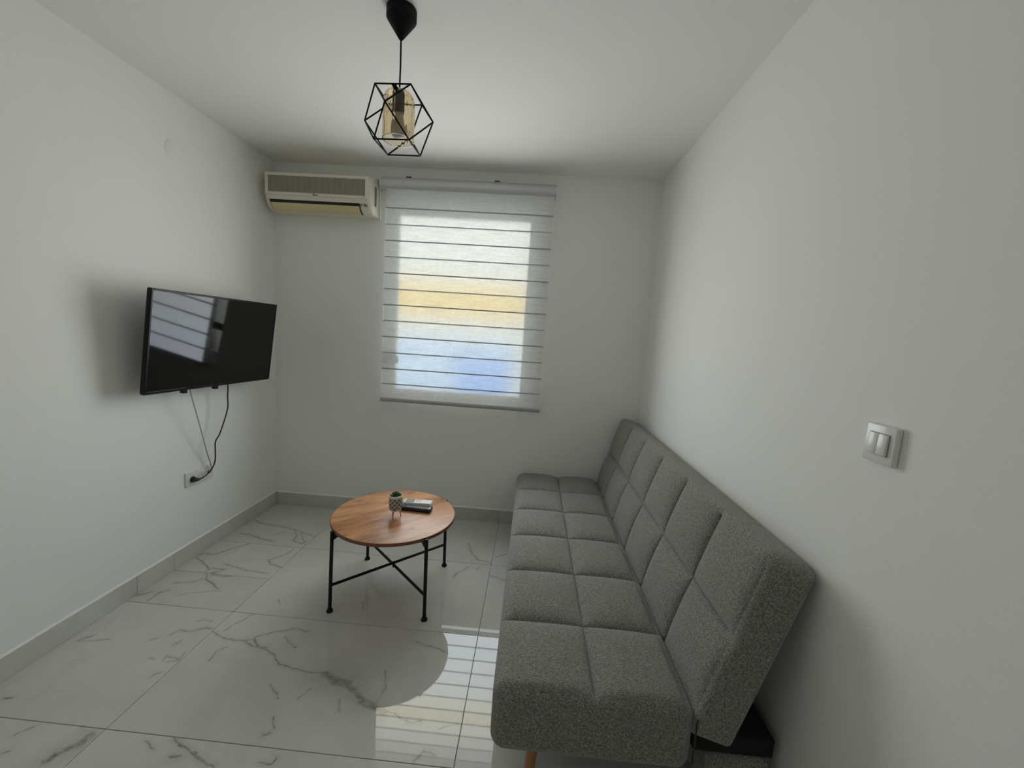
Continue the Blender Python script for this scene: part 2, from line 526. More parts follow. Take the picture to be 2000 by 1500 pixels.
# entrance door at the other end of the room (behind the viewer)
door = bpy.data.objects.new('door_1', None); COL.objects.link(door)
door['kind'] = 'structure'; door['label'] = 'white panelled door at the far end of the room'
t = NT('white_door_paint')
M_door = t.done(t.principled(t.mix(t.noise(t.mapping(t.obj(), (30, 30, 2)), 1.0, 4.0), (0.80, 0.80, 0.78), (0.84, 0.84, 0.82)), 0.45))
dy = -DEEP + 0.0005
bm = bmesh.new()
for q in ((0.86, 0.93, 0.001, 2.12), (1.80, 1.87, 0.001, 2.12), (0.93, 1.80, 2.05, 2.12)): box_bm(q[0], q[1], dy, dy + 0.025, q[2], q[3], 0.002, 1, bm)
from_bm('door_casing', bm, M_door, door)
for zz in (0.15, 1.15):
    box('door_panel', 1.03, 1.70, dy + 0.017, dy + 0.024, zz, zz + 0.75, M_door, door, 0.003, 1)
leaf = box('door_leaf', 0.932, 1.798, dy, dy + 0.018, 0.004, 2.048, M_door, door, 0.002, 1)
from_bm('door_handle', tube_bm([(1.72, dy + 0.018, 1.03), (1.72, dy + 0.06, 1.03), (1.60, dy + 0.06, 1.03)], 0.009, 10), plain('brushed_steel', (0.5, 0.5, 0.5), 0.3, 0.9), leaf, 60)

# ------------------------------------------------------------------ outside, seen only as blurs through the blind
M_ground = plain('outside_paving', (0.55, 0.54, 0.50), 0.9, scale=3)
structure(box('ground', -14, 16, 0.26, 18, -0.45, -0.30, M_ground), 'pale paving outside the window')
hs = thing('neighbour_house', 'pale house with a yellow painted band, a blur through the zebra blind', 'house', (0.4, 8.0, -0.30))
M_hw = plain('pale_render', (0.85, 0.84, 0.80), 0.9, scale=4)
M_yel = plain('yellow_render', (0.95, 0.62, 0.06), 0.9, scale=4)
box('upper_wall', -5.0, 6.0, 0.0, 0.5, 2.75, 7.0, M_hw, hs)
box('yellow_band', -2.2, 1.3, -0.04, 0.5, 2.05, 2.75, M_yel, hs)
box('side_wall', -5.0, -2.2, 0.0, 0.5, 0.0, 2.75, M_hw, hs)
box('side_wall', 1.3, 6.0, 0.0, 0.5, 0.0, 2.75, M_hw, hs)
box('lower_wall', -2.2, 1.3, 0.0, 0.5, 0.0, 2.05, M_hw, hs)
M_blue = plain('blue_paint', (0.12, 0.37, 0.92), 0.5, scale=4)
M_pale = plain('pale_blue_paint', (0.46, 0.66, 0.95), 0.5, scale=4)
gb = thing('garden_wall', 'low blue garden wall, a blur through the lower half of the zebra blind', 'garden wall', (0.5, 5.2, -0.30))
box('wall_panel', -1.1, 0.10, -0.08, 0.08, 0.0, 1.58, M_pale, gb, 0.01)
box('wall_panel', 0.101, 1.1, -0.08, 0.08, 0.0, 1.30, M_blue, gb, 0.01)
box('wall_panel', 0.101, 1.1, -0.08, 0.08, 1.301, 1.58, M_pale, gb, 0.01)
box('coping', -1.14, 1.14, -0.12, 0.12, 1.58, 1.66, plain('pale_coping', (0.8, 0.85, 0.9), 0.7), gb, 0.01)

# ------------------------------------------------------------------ sofa bed
def weave(name, a, b, c):
    t = NT(name)
    p = t.obj()
    n1 = t.noise(t.mapping(p, (1, 1, 1)), 340.0, 2.0, 0.75)
    n2 = t.noise(t.mapping(p, (1, 3.0, 1)), 140.0, 3.0, 0.7)
    n3 = t.noise(p, 6.0, 3.0, 0.5)
    s = t.math('MULTIPLY_ADD', n2, 0.45, t.math('MULTIPLY', n1, 0.55))
    col = t.ramp(s, [(0.38, a), (0.5, b), (0.62, c)])
    col = t.mix(t.math('MULTIPLY', n3, 0.25), col, tuple(x * 0.8 for x in b))
    bm = t.bump(s, 0.35, 0.003)
    return t.done(t.principled(col, 0.95, 0.0, bm, 0.12, Sheen_Weight=0.25, Sheen_Roughness=0.6))
M_fab = weave('grey_woven_upholstery', (0.072, 0.067, 0.060), (0.228, 0.215, 0.197), (0.470, 0.450, 0.422))
M_seam = plain('dark_seam_thread', (0.05, 0.048, 0.046), 0.9)

def axis_samples(lo, hi, step, marks, r):
    vals = set()
    n = max(2, int(round((hi - lo) / step)))
    for i in range(n + 1): vals.add(round(lo + (hi - lo) * i / n, 5))
    for e, s in ((lo, 1), (hi, -1)):
        for k in (0.0, 0.1, 0.25, 0.42, 0.6, 0.8, 1.0): vals.add(round(e + s * r * k, 5))
    for m in marks:
        vals = {v for v in vals if abs(v - m) > 0.018 or v in (round(lo, 5), round(hi, 5))}
        for d in (0, 0.0025, 0.006, 0.012, 0.018): vals.add(round(m - d, 5)); vals.add(round(m + d, 5))
    v = sorted(vals)
    out = [v[0]]
    for x in v[1:]:
        if x - out[-1] > 0.0012: out.append(x)
    return out

def cushion(dim, r, face_axis, face_sign, seams, depth, wide, slit, soft=()):
    """rounded block (0..dim), one face tufted along seams {axis: [values]}; returns verts, faces with panel key"""
    def samp(ax):
        st = 0.016
        return axis_samples(0.0, dim[ax], st if ax != face_axis else 0.03, seams.get(ax, []), r[ax])
    sx, sy, sz = samp(0), samp(1), samp(2)
    S3 = (sx, sy, sz)
    verts, index, faces = [], {}, []
    def tuft(p):
        prod = 1.0; near = 9.0
        for ax, vals in seams.items():
            d = min(abs(p[ax] - s) for s in vals)
            near = min(near, d)
            prod *= 1.0 - math.exp(-d / wide)
        for ax, val, amt in soft:
            prod *= 1.0 - amt * math.exp(-abs(p[ax] - val) / wide)
        return -depth * (1.0 - prod) - slit * math.exp(-near / 0.0045)
    def vert(p):
        key = tuple(round(c, 5) for c in p)
        if key in index: return index[key]
        inner = Vector([min(max(p[i], r[i]), dim[i] - r[i]) for i in range(3)])
        d = Vector([(p[i] - inner[i]) / r[i] for i in range(3)])
        n = d.normalized() if d.length > 1e-9 else Vector((0, 0, 1))
        q = inner + Vector([n[i] * r[i] for i in range(3)])
        wgt = n[face_axis] * face_sign
        if wgt > 0: q = q + n * tuft(p) * (wgt ** 1.5)
        # slight overall plumpness of the tufted face and the sides
        if wgt > 0.2:
            a, b = [i for i in range(3) if i != face_axis]
            q[face_axis] += face_sign * 0.010 * wgt * math.sin(PI * p[a] / dim[a]) ** 0.5 * math.sin(PI * p[b] / dim[b]) ** 0.5
        index[key] = len(verts); verts.append(q)
        return index[key]
    def panel_of(c):
        key = []
        for ax, vals in seams.items(): key.append(sum(1 for s in vals if c[ax] > s))
        return tuple(key)
    for ax in range(3):
        a, b = [i for i in range(3) if i != ax]
        for side in (0, 1):
            for i in range(len(S3[a]) - 1):
                for j in range(len(S3[b]) - 1):
                    pts = []
                    for (ii, jj) in ((i, j), (i + 1, j), (i + 1, j + 1), (i, j + 1)):
                        p = [0, 0, 0]; p[ax] = dim[ax] * side; p[a] = S3[a][ii]; p[b] = S3[b][jj]
                        pts.append(p)
                    ids = [vert(p) for p in pts]
                    if len(set(ids)) < 3: continue
                    flip = (side == 0) != (ax == 1)
                    if flip: ids = ids[::-1]
                    cen = [sum(p[k] for p in pts) / 4 for k in range(3)]
                    n = Vector([(cen[k] - min(max(cen[k], r[k]), dim[k] - r[k])) / r[k] for k in range(3)])
                    n = n.normalized() if n.length > 1e-9 else Vector((0, 0, 0))
                    key = panel_of(cen) if n[face_axis] * face_sign > 0.18 else None
                    faces.append((ids, key))
    return verts, faces

def cushion_objects(part_name, panel_name, verts, faces, xf, mat, root):
    groups = {}
    for ids, key in faces: groups.setdefault(key, []).append(ids)
    def mesh(nm, fl):
        used = sorted({i for f in fl for i in f})
        mp = {v: k for k, v in enumerate(used)}
        me = bpy.data.meshes.new(nm)
        me.from_pydata([tuple(xf(verts[i])) for i in used], [], [[mp[i] for i in f] for f in fl])
        for p in me.polygons: p.use_smooth = True
        me.validate()
        return me
    body = new_obj(part_name, mesh(part_name, groups.pop(None)), mat, root)
    for key in sorted(groups): new_obj(panel_name, mesh(panel_name, groups[key]), mat, body)
    return body

sofa = thing('sofa_bed', 'grey woven click-clack sofa with square stitched panels along the right wall', 'sofa')
SY0, SY1 = -1.905, -0.030                       # near end, far end
SL = SY1 - SY0
seam_y = [SY1 - SL * k / 6 - SY0 for k in range(1, 6)]
SX0, SX1, SZ0, SZ1 = 1.872, 2.452, 0.212, 0.430
v, f = cushion((SX1 - SX0, SL, SZ1 - SZ0), (0.045, 0.040, 0.045), 2, 1, {0: [2.168 - SX0], 1: seam_y}, 0.026, 0.038, 0.008, ((0, 0.0, 0.45), (0, SX1 - SX0, 0.9), (1, 0.0, 0.25), (1, SL, 0.25)))
cushion_objects('seat', 'padded_panel', v, f, lambda q: Vector((q.x + SX0, q.y + SY0, q.z + SZ0)), M_fab, sofa)
TH = math.radians(16.5)
BO = Vector((2.418, 0.0, 0.335))                 # lower front edge of the backrest
BHt, BTk = 0.585, 0.150
BHt, BTk = BHt, BTk
upv, bkv = Vector((math.sin(TH), 0, math.cos(TH))), Vector((math.cos(TH), 0, -math.sin(TH)))
v, f = cushion((BTk, SL, BHt), (0.030, 0.060, 0.030), 0, -1, {2: [0.315], 1: seam_y}, 0.026, 0.038, 0.008, ((2, 0.075, 0.9), (2, BHt, 0.3), (1, 0.0, 0.35), (1, SL, 0.35)))
cushion_objects('backrest', 'padded_panel', v, f, lambda q: BO + upv * q.z + bkv * q.x + Vector((0, q.y + SY0, 0)), M_fab, sofa)
# upholstered rear base under the backrest
box('rear_base', 2.505, 2.690, SY0 + 0.03, SY1 - 0.05, 0.105, 0.250, M_fab, sofa, 0.018, 3)
M_shade = plain('shadow_black', (0.012, 0.012, 0.012), 0.9)
box('shadow_block', 2.470, 2.700, SY0 + 0.045, SY1 - 0.06, 0.2505, 0.310, M_shade, sofa, 0.004)  # black box added as painted shade in the hollow under the backrest
M_hinge = plain('black_steel_hinge', (0.03, 0.03, 0.03), 0.5)
for y in (SY0 + 0.28, SY1 - 0.28):
    box('hinge', 2.44, 2.505, y - 0.02, y + 0.02, 0.235, 0.345, M_hinge, sofa, 0.004)
# piping along the near end where the seat cover is sewn
for yy in (SY0, SY1):
    s = -1 if yy == SY0 else 1
    pp = [(2.452, yy + s * -0.004, 0.25), (2.452, yy + s * -0.004, 0.39)]
    from_bm('piping', tube_bm(pp, 0.003, 8), M_seam, sofa, 60)
t = NT('beech_leg_wood')
g = t.noise(t.mapping(t.obj(), (60, 60, 6)), 1.0, 3.0)
M_leg = t.done(t.principled(t.mix(g, (0.38, 0.15, 0.06), (0.52, 0.24, 0.10)), 0.4))
def sofa_leg(x, y, top, dx, dy):
    from_bm('leg', tube_bm([(x + dx, y + dy, 0.0), (x + dx * 0.05, y + dy * 0.05, top)], [0.014, 0.023], 16), M_leg, sofa, 60)
for y, dy in ((SY0 + 0.13, -0.015), (SY1 - 0.13, 0.015)):
    sofa_leg(2.015, y, 0.218, -0.015, dy)
    sofa_leg(2.600, y, 0.110, 0.006, dy)

# ------------------------------------------------------------------ zebra roller blind
t = NT('zebra_blind_fabric')
p = t.pos()
st = t.noise(t.mapping(p, (7.0, 1.0, 230.0)), 1.0, 3.0, 0.6)
st2 = t.noise(t.mapping(p, (40.0, 1.0, 60.0)), 1.0, 2.0, 0.6)
s = t.math('MULTIPLY_ADD', st2, 0.3, t.math('MULTIPLY', st, 0.7))
colt = t.ramp(s, [(0.36, (0.60, 0.60, 0.60)), (0.62, (0.97, 0.97, 0.97))])
tr = t.n('BsdfTranslucent'); t.l(colt, tr.inputs[0])
df = t.n('BsdfDiffuse'); sock(df, 'Color', (0.90, 0.90, 0.89, 1))
rf = t.n('BsdfRefraction'); t.l(colt, rf.inputs[0]); sock(rf, 'Roughness', 0.44); sock(rf, 'IOR', 1.25)
m1 = t.n('MixShader'); sock(m1, 'Fac', 0.48); t.l(tr.outputs[0], m1.inputs[1]); t.l(rf.outputs[0], m1.inputs[2])
m2 = t.n('MixShader'); sock(m2, 'Fac', 0.60); t.l(m1.outputs[0], m2.inputs[1]); t.l(df.outputs[0], m2.inputs[2])
M_blind = t.done(m2.outputs[0])
t = NT('blind_hem')
_a = t.n('BsdfTranslucent'); sock(_a, 'Color', (0.65, 0.65, 0.65, 1))
_b = t.n('BsdfDiffuse'); t.l(t.mix(t.noise(t.mapping(t.pos(), (120, 1, 300)), 1.0, 2.0), (0.38, 0.38, 0.375), (0.70, 0.70, 0.69)), _b.inputs[0])
_m = t.n('MixShader'); sock(_m, 'Fac', 0.68); t.l(_a.outputs[0], _m.inputs[1]); t.l(_b.outputs[0], _m.inputs[2])
M_hem = t.done(_m.outputs[0])
M_alu = plain('satin_white_aluminium', (0.62, 0.63, 0.64), 0.35, 0.3)
M_clip = plain('dark_bracket_clip', (0.08, 0.08, 0.08), 0.5)
blind = thing('zebra_blind', 'white day-and-night zebra roller blind covering the window', 'blind', (1.41, 0, 0))
ox = -1.41
bz = BANDS
for i, (za, zb) in enumerate(zip(bz, bz[1:])):
    y = -0.058 if i % 2 else -0.064
    bm = bmesh.new()
    n = 24
    up = [bm.verts.new((ox + 0.836 + 1.159 * k / n, y + 0.0006 * math.sin(k * 1.7 + i), za + 0.0012)) for k in range(n + 1)]
    dn = [bm.verts.new((ox + 0.836 + 1.159 * k / n, y + 0.0006 * math.sin(k * 1.3 + i * 2), zb - 0.0012)) for k in range(n + 1)]
    for k in range(n): bm.faces.new((up[k], dn[k], dn[k + 1], up[k + 1]))
    me = bpy.data.meshes.new('fabric_band')
    bm.normal_update(); bm.to_mesh(me); bm.free()
    fb = new_obj('fabric_band', me, M_blind, blind)
    if i < len(bz) - 2:
        box('hem', ox + 0.836, ox + 1.995, y - 0.0012, y - 0.0006, zb - 0.0020, zb + 0.0066, M_hem, fb)
prof = [(-0.001, 2.372), (-0.060, 2.366), (-0.074, 2.374), (-0.079, 2.392), (-0.079, 2.425), (-0.070, 2.442), (-0.055, 2.447), (-0.001, 2.447)]
from_bm('cassette', prism_bm(prof, ox + 0.800, ox + 2.005), M_alu, blind, 50)
for x in (0.797, 2.008):
    from_bm('end_cap', prism_bm([(y_ * 1.01, 2.4075 + (z_ - 2.4075) * 1.03) for y_, z_ in prof], ox + x - 0.003, ox + x + 0.003), M_pvc, blind, 50)
for x in (0.99, 1.60):
    box('bracket_clip', ox + x - 0.018, ox + x + 0.018, -0.066, -0.030, 2.4465, 2.4535, M_clip, blind, 0.002)
br = [(-0.053, 0.882), (-0.069, 0.882), (-0.073, 0.890), (-0.070, 0.906), (-0.062, 0.911), (-0.055, 0.906)]
from_bm('bottom_bar', prism_bm(br, ox + 0.832, ox + 2.000), plain('grey_aluminium', (0.42, 0.42, 0.41), 0.4, 0.4), blind, 50)
ch = []
for k in range(33): ch.append((ox + 2.009, -0.062, 2.39 - 1.47 * k / 32))
from_bm('control_cord', tube_bm(ch, 0.0013, 6), M_pvc, blind, 60)
from_bm('control_cord', tube_bm([(x + 0.0, y + 0.022, z) for x, y, z in ch], 0.0013, 6), M_pvc, blind, 60)
from_bm('cord_weight', lathe_bm([(0, -0.02), (0.005, -0.018), (0.006, 0.0), (0.003, 0.018), (0, 0.02)], 12, None, (ox + 2.009, -0.051, 0.915)), M_pvc, blind, 60)

# ------------------------------------------------------------------ air conditioner
M_ac = plain('aged_ivory_plastic', (0.78, 0.74, 0.61), 0.35)
M_flap = plain('yellowed_plastic', (0.74, 0.64, 0.36), 0.35)
M_grill = plain('taupe_grille', (0.30, 0.27, 0.22), 0.6)
M_slat = plain('beige_slat', (0.44, 0.40, 0.33), 0.5)
M_black = plain('black_gap', (0.012, 0.012, 0.012), 0.6)
M_mark = plain('dark_print', (0.05, 0.05, 0.05), 0.5)
ac = thing('air_conditioner', 'aged ivory split air conditioner on the wall beside the blind', 'air conditioner', (0.41, 0, 2.17))
o = (-0.41, -2.17)
AX0, AX1 = 0.045 + o[0], 0.772 + o[0]
apro = [(-0.001, 0.272), (-0.03, 0.270), (-0.11, 0.250), (-0.158, 0.232), (-0.176, 0.215), (-0.183, 0.185), (-0.185, 0.14), (-0.183, 0.095), (-0.175, 0.058), (-0.158, 0.026), (-0.132, 0.006), (-0.100, -0.002), (-0.04, 0.000), (-0.001, 0.004)]
bm = bmesh.new()
secs = [(AX0, 0.90), (AX0 + 0.006, 0.965), (AX0 + 0.016, 1.0), (AX1 - 0.016, 1.0), (AX1 - 0.006, 0.965), (AX1, 0.90)]
rings = [[bm.verts.new((x, y * s, 0.135 + (z - 0.135) * (0.5 + 0.5 * s))) for y, z in apro] for x, s in secs]
n = len(apro)
for a, b in zip(rings, rings[1:]):
    for i in range(n): bm.faces.new((a[i], a[(i + 1) % n], b[(i + 1) % n], b[i]))
bm.faces.new(rings[0][::-1]); bm.faces.new(rings[-1])
body = from_bm('body', bm, M_ac, ac, 45)
fr = frame_bm(-0.352, 0.350, 0.083, 0.226, -0.192, -0.180, 0.020, 0.003)
from_bm('front_frame', fr, M_ac, ac)
box('grille_panel', -0.334, 0.332, -0.1865, -0.182, 0.101, 0.208, M_grill, ac)
bm = bmesh.new()
for i in range(17):
    z = 0.1045 + i * 0.0063
    box_bm(-0.333, 0.331, -0.1895, -0.186, z, z + 0.0028, 0, 1, bm)
sl = from_bm('grille_slats', bm, M_slat, ac); sl['kind'] = 'stuff'
bm = bmesh.new()
for i in range(16):
    x = -0.30 + i * 0.04
    box_bm(x, x + 0.0018, -0.1898, -0.186, 0.101, 0.2085, 0, 1, bm)
sl = from_bm('grille_bars', bm, M_slat, ac); sl['kind'] = 'stuff'
def skin(p0, p1, za, zb, x0, x1, nm, mat):
    """strip following the lower curve of the casing between heights za and zb"""
    curve = [(-0.183, 0.095), (-0.1805, 0.078), (-0.175, 0.058), (-0.168, 0.041), (-0.158, 0.026), (-0.146, 0.014), (-0.132, 0.006), (-0.115, 0.0005), (-0.100, -0.002)]
    sel = [c for c in curve if zb - 1e-6 <= c[1] <= za + 1e-6]
    poly, inner = [], []
    for i, (y, z) in enumerate(sel):
        a = sel[max(0, i - 1)]; b = sel[min(len(sel) - 1, i + 1)]
        tx, tz = b[0] - a[0], b[1] - a[1]
        l = math.hypot(tx, tz); nx, nz = tz / l, -tx / l
        if nx > 0 and nz > 0: nx, nz = -nx, -nz
        if nx > 0: nx, nz = -nx, -nz
        poly.append((y + nx * p1, z + nz * p1)); inner.append((y + nx * p0, z + nz * p0))
    return from_bm(nm, prism_bm(poly + inner[::-1], x0, x1), mat, ac, 40)
skin(-0.004, 0.0015, 0.078, 0.0005, -0.330, 0.292, 'outlet_slot', M_black)
skin(0.0005, 0.0055, 0.041, 0.0005, -0.324, 0.284, 'louvre_flap', M_flap)
skin(-0.002, 0.0040, 0.095, 0.058, -0.345, 0.345, 'lower_trim', M_ac)
lb = from_bm('status_light', lathe_bm([(0, 0), (0.0045, 0), (0.0045, 0.002), (0, 0.002)], 14), M_black, ac)
lb.rotation_euler = (PI / 2, 0, 0); lb.location = (0.305, -0.178, 0.046)
bm = bmesh.new()
for x, z, w_, h_ in ((0.318, 0.050, 0.010, 0.002), (0.322, 0.040, 0.004, 0.006), (0.332, 0.047, 0.008, 0.002), (0.334, 0.038, 0.006, 0.005), (0.327, 0.043, 0.003, 0.003)):
    box_bm(x, x + w_, -0.1785, -0.170, z, z + h_, 0, 1, bm)
pm = from_bm('printed_symbols', bm, M_mark, ac); pm['kind'] = 'stuff'
bm = bmesh.new()
for path in ([(-0.017, 0.089), (-0.014, 0.096), (-0.010, 0.098), (-0.008, 0.092), (-0.011, 0.088), (-0.015, 0.089)], [(-0.006, 0.089), (-0.004, 0.094), (-0.001, 0.094), (0.0, 0.089)], [(0.002, 0.090), (0.005, 0.093), (0.008, 0.0905), (0.012, 0.0895)]):
    tube_bm([(x * 1.3, -0.1925, 0.093 + (z - 0.093) * 1.2) for x, z in path], 0.0018, 6, bm)
lg = from_bm('logo_mark', bm, M_mark, ac); lg['kind'] = 'stuff'
box('side_sticker', AX1 - 0.0005, AX1 + 0.0006, -0.105, -0.070, 0.065, 0.195, plain('grey_sticker', (0.20, 0.21, 0.23), 0.5), ac)
box('back_plate', AX1 + 0.0005, AX1 + 0.010, -0.022, -0.001, 0.0, 0.255, M_pvc, ac, 0.003)

# ------------------------------------------------------------------ television on its tilting mount
TV_C, TV_YAW, TV_TILT, TV_ROLL, TV_W, TV_H = Vector((0.1582, -0.7199, 1.2752)), -0.0389, -0.1131, -0.0125, 0.86, 0.5045
tn = Vector((math.cos(TV_YAW) * math.cos(TV_TILT), math.sin(TV_YAW) * math.cos(TV_TILT), math.sin(TV_TILT)))
tr_ = Vector((0, 0, 1)).cross(tn).normalized(); tu = tn.cross(tr_)
tr_, tu = tr_ * math.cos(TV_ROLL) + tu * math.sin(TV_ROLL), tu * math.cos(TV_ROLL) - tr_ * math.sin(TV_ROLL)
tv = thing('television', 'black flat television tilted forward on the left wall', 'television')
tv.matrix_world = Matrix(((tr_.x, tu.x, tn.x, TV_C.x), (tr_.y, tu.y, tn.y, TV_C.y), (tr_.z, tu.z, tn.z, TV_C.z), (0, 0, 0, 1)))
M_case = plain('black_gloss_plastic', (0.004, 0.004, 0.0045), 0.35, 0.0, 0.25)
M_rear = plain('black_matt_plastic', (0.014, 0.014, 0.015), 0.6)
t = NT('television_screen')
M_screen = t.done(t.principled((0.0008, 0.0008, 0.001), 0.06, 0.0, None, 0.42))
hw, hh = TV_W / 2, TV_H / 2
def bezel_bm():
    bm = bmesh.new()
    tt, tb = 0.010, 0.017
    for a in ((-hw, -hw + tt, -hh, hh), (hw - tt, hw, -hh, hh), (-hw + tt, hw - tt, hh - tt, hh), (-hw + tt, hw - tt, -hh, -hh + tb)):
        box_bm(a[0], a[1], a[2], a[3], -0.022, 0.0, 0.0015, 1, bm)
    return bm
from_bm('bezel', bezel_bm(), M_case, tv)
box('screen', -hw + 0.0095, hw - 0.0095, -hh + 0.0165, hh - 0.0095, -0.008, -0.0015, M_screen, tv)
box('back_cover', -hw + 0.004, hw - 0.004, -hh + 0.004, hh - 0.004, -0.030, -0.021, M_rear, tv, 0.003)
box('electronics_bulge', -0.30, 0.30, -hh + 0.01, 0.06, -0.050, -0.029, M_rear, tv, 0.008)
box('trim_line', -hw + 0.012, -hw + 0.22, -hh + 0.0125, -hh + 0.0140, 0.0, 0.0006, plain('grey_trim', (0.20, 0.20, 0.21), 0.3, 0.5), tv)
mount = thing('wall_mount', 'black steel tilting wall bracket holding the television, arm ends below', 'wall mount', (0.0, -0.76, 1.27))
M_steel = plain('black_steel', (0.02, 0.02, 0.02), 0.45, 0.4)
box('wall_plate', 0.0005, 0.010, -0.14, 0.14, -0.08, 0.10, M_steel, mount, 0.002)
def tvp(x, y, z): return TV_C + tr_ * x + tu * y + tn * z
for u in (-0.155, 0.052):
    a, b = tvp(u, -hh - 0.014, -0.064), tvp(u, 0.16, -0.064)
    bm = bmesh.new()
    for d in ((0.0115, 0.0), ):
        q = [tvp(u + sx * 0.0115, yy, zz) - mount.location for yy in (-hh - 0.034, 0.16) for zz in (-0.0735, -0.0508) for sx in (-1, 1)]
        vs = [bm.verts.new(p_) for p_ in q]
        for fc in ((0, 1, 3, 2), (4, 6, 7, 5), (0, 4, 5, 1), (2, 3, 7, 6), (0, 2, 6, 4), (1, 5, 7, 3)): bm.faces.new([vs[i] for i in fc])
    arm = from_bm('arm', bm, M_steel, mount)
    m_ = tvp(u, 0.04, -0.070)
    from_bm('hook', tube_bm([Vector((0.009, m_.y, m_.z)) - mount.location, m_ - mount.location], 0.008, 10), M_steel, mount, 60)

# ------------------------------------------------------------------ socket, plug, cables, cover plate, switch
M_white = plain('white_gloss_plastic', (0.80, 0.80, 0.77), 0.25)
M_hole = plain('dark_socket_hole', (0.02, 0.02, 0.02), 0.6)
sk = thing('wall_socket', 'white triple socket plate low on the wall under the television', 'socket', (0, -0.726, 0.482))
box('plate', 0.0002, 0.011, -0.096, 0.096, -0.042, 0.042, M_white, sk, 0.003, 2)
for i, y in enumerate((-0.056, 0.0, 0.056)):
    r = from_bm('socket_well', lathe_bm([(0.021, 0.0), (0.021, 0.003), (0.018, 0.003), (0.0165, 0.0008), (0.0, 0.0008)], 24), M_white, sk, 40)
    r.rotation_euler = (0, PI / 2, 0); r.location = (0.0105, y, 0.0)
    for s in ((-1, 1) if i < 2 else (0,)):
        hbm = from_bm('pin_hole', lathe_bm([(0.0, 0.0), (0.0028, 0.0), (0.0028, 0.001), (0.0, 0.001)], 10), M_hole, r)
        hbm.location = (0.0, s * 0.0095, 0.0009)
M_cable = plain('black_cable_rubber', (0.012, 0.012, 0.012), 0.45)
pc = thing('power_cord', 'thin black power cord hanging from the television to its plug', 'power cord', (0.03, -0.78, 0.48))
pp = smooth_path([tvp(0.118, -hh + 0.035, -0.058), (0.0945, -0.6019, 1.0125), (0.090, -0.5995, 0.9395), (0.085, -0.5973, 0.8595), (0.075, -0.6457, 0.7262), (0.070, -0.6766, 0.680), (0.060, -0.6681, 0.620), (0.050, -0.6597, 0.5529), (0.042, -0.679, 0.5042), (0.037, -0.7123, 0.4803), (0.036, -0.745, 0.474)])
pl = pc.location
from_bm('cord', tube_bm([p_ - pl for p_ in pp], 0.0036, 8), M_cable, pc, 60)
pb = smooth_path([(0.0155, -0.784, 0.478), (0.028, -0.785, 0.478), (0.036, -0.775, 0.476), (0.037, -0.760, 0.474), (0.036, -0.735, 0.474)], 5)
rad = [0.0175 - 0.0135 * min(1, i / (len(pb) - 1) * 1.15) for i in range(len(pb))]
from_bm('plug', tube_bm([p_ - pl for p_ in pb], [max(0.0042, x) for x in rad], 14), M_cable, pc, 60)
wc = thing('aerial_cable', 'thin white cable running straight down from the television to the socket', 'cable', (0.02, -0.67, 0.49))
wp = [Vector(p_) for p_ in (tvp(-0.132, -hh + 0.03, -0.058), (0.090, -0.8659, 1.0049), (0.080, -0.8308, 0.9163), (0.060, -0.7703, 0.7762), (0.040, -0.7109, 0.6308), (0.026, -0.6652, 0.5334), (0.0225, -0.660, 0.500), (0.0165, -0.6695, 0.484))]
from_bm('cord', tube_bm([p_ - wc.location for p_ in smooth_path(wp, 4)], 0.0029, 8), plain('grey_white_cable', (0.42, 0.42, 0.40), 0.5), wc, 60)
from_bm('connector', tube_bm([Vector((0.0145, -0.670, 0.484)) - wc.location, Vector((0.026, -0.6705, 0.487)) - wc.location], 0.006, 12), plain('dark_connector', (0.10, 0.10, 0.09), 0.5), wc, 60)

cp = thing('round_cover_plate', 'round white junction box cover high on the left wall', 'cover plate', (0, -0.825, 2.255))
c_ = from_bm('disc', lathe_bm([(0.0, 0.0002), (0.0475, 0.0002), (0.0475, 0.0018), (0.0460, 0.0026), (0.0, 0.0032)], 48), M_wall, cp, 40); c_.rotation_euler = (0, PI / 2, 0)

sw = thing('light_switch', 'white double rocker light switch on the right wall', 'light switch', (W, -2.008, 1.236))
box('frame', -0.0135, -0.0002, -0.0405, 0.0405, -0.0435, 0.0435, M_white, sw, 0.0035, 3)
for y, tilt in ((0.0125, 0.05), (-0.0125, 0.05)):
    rk = box('rocker', -0.007, 0.004, -0.0119, 0.0119, -0.0235, 0.0235, M_white, sw, 0.0015, 2)
    rk.location = (-0.0125, y, 0.0); rk.rotation_euler = (0, tilt, 0)
bw = box('surround', -0.0142, -0.0134, -0.0262, 0.0262, -0.0252, 0.0252, plain('switch_gap', (0.30, 0.30, 0.29), 0.6), sw)

# ------------------------------------------------------------------ coffee table
TC = Vector((1.2375, -0.8805, 0.0))
TZ, TR = 0.426, 0.322
t = NT('walnut_laminate')
p = t.mapping(t.obj(), (1, 1, 1), (0, 0, -math.radians(41)))
warp = t.noise(t.mapping(p, (2.0, 7.0, 1)), 1.0, 3.0, 0.55, 0.4)
g1 = t.noise(t.mapping(p, (3.0, 42.0, 1)), 1.0, 5.0, 0.62, 0.8)
g2 = t.noise(t.mapping(p, (9.0, 260.0, 1)), 1.0, 3.0, 0.7)
kn = t.n('TexVoronoi'); t.l(t.mapping(p, (4.2, 8.5, 1), (0, 0, 0), (0.35, 0.2, 0)), kn.inputs['Vector']); sock(kn, 'Scale', 1.0)
knot = t.ramp(kn.outputs['Distance'], [(0.0, (1, 1, 1)), (0.07, (0.7, 0.7, 0.7)), (0.17, (0, 0, 0))])
s = t.math('MULTIPLY_ADD', warp, 0.5, t.math('MULTIPLY_ADD', g1, 0.40, t.math('MULTIPLY', g2, 0.10)))
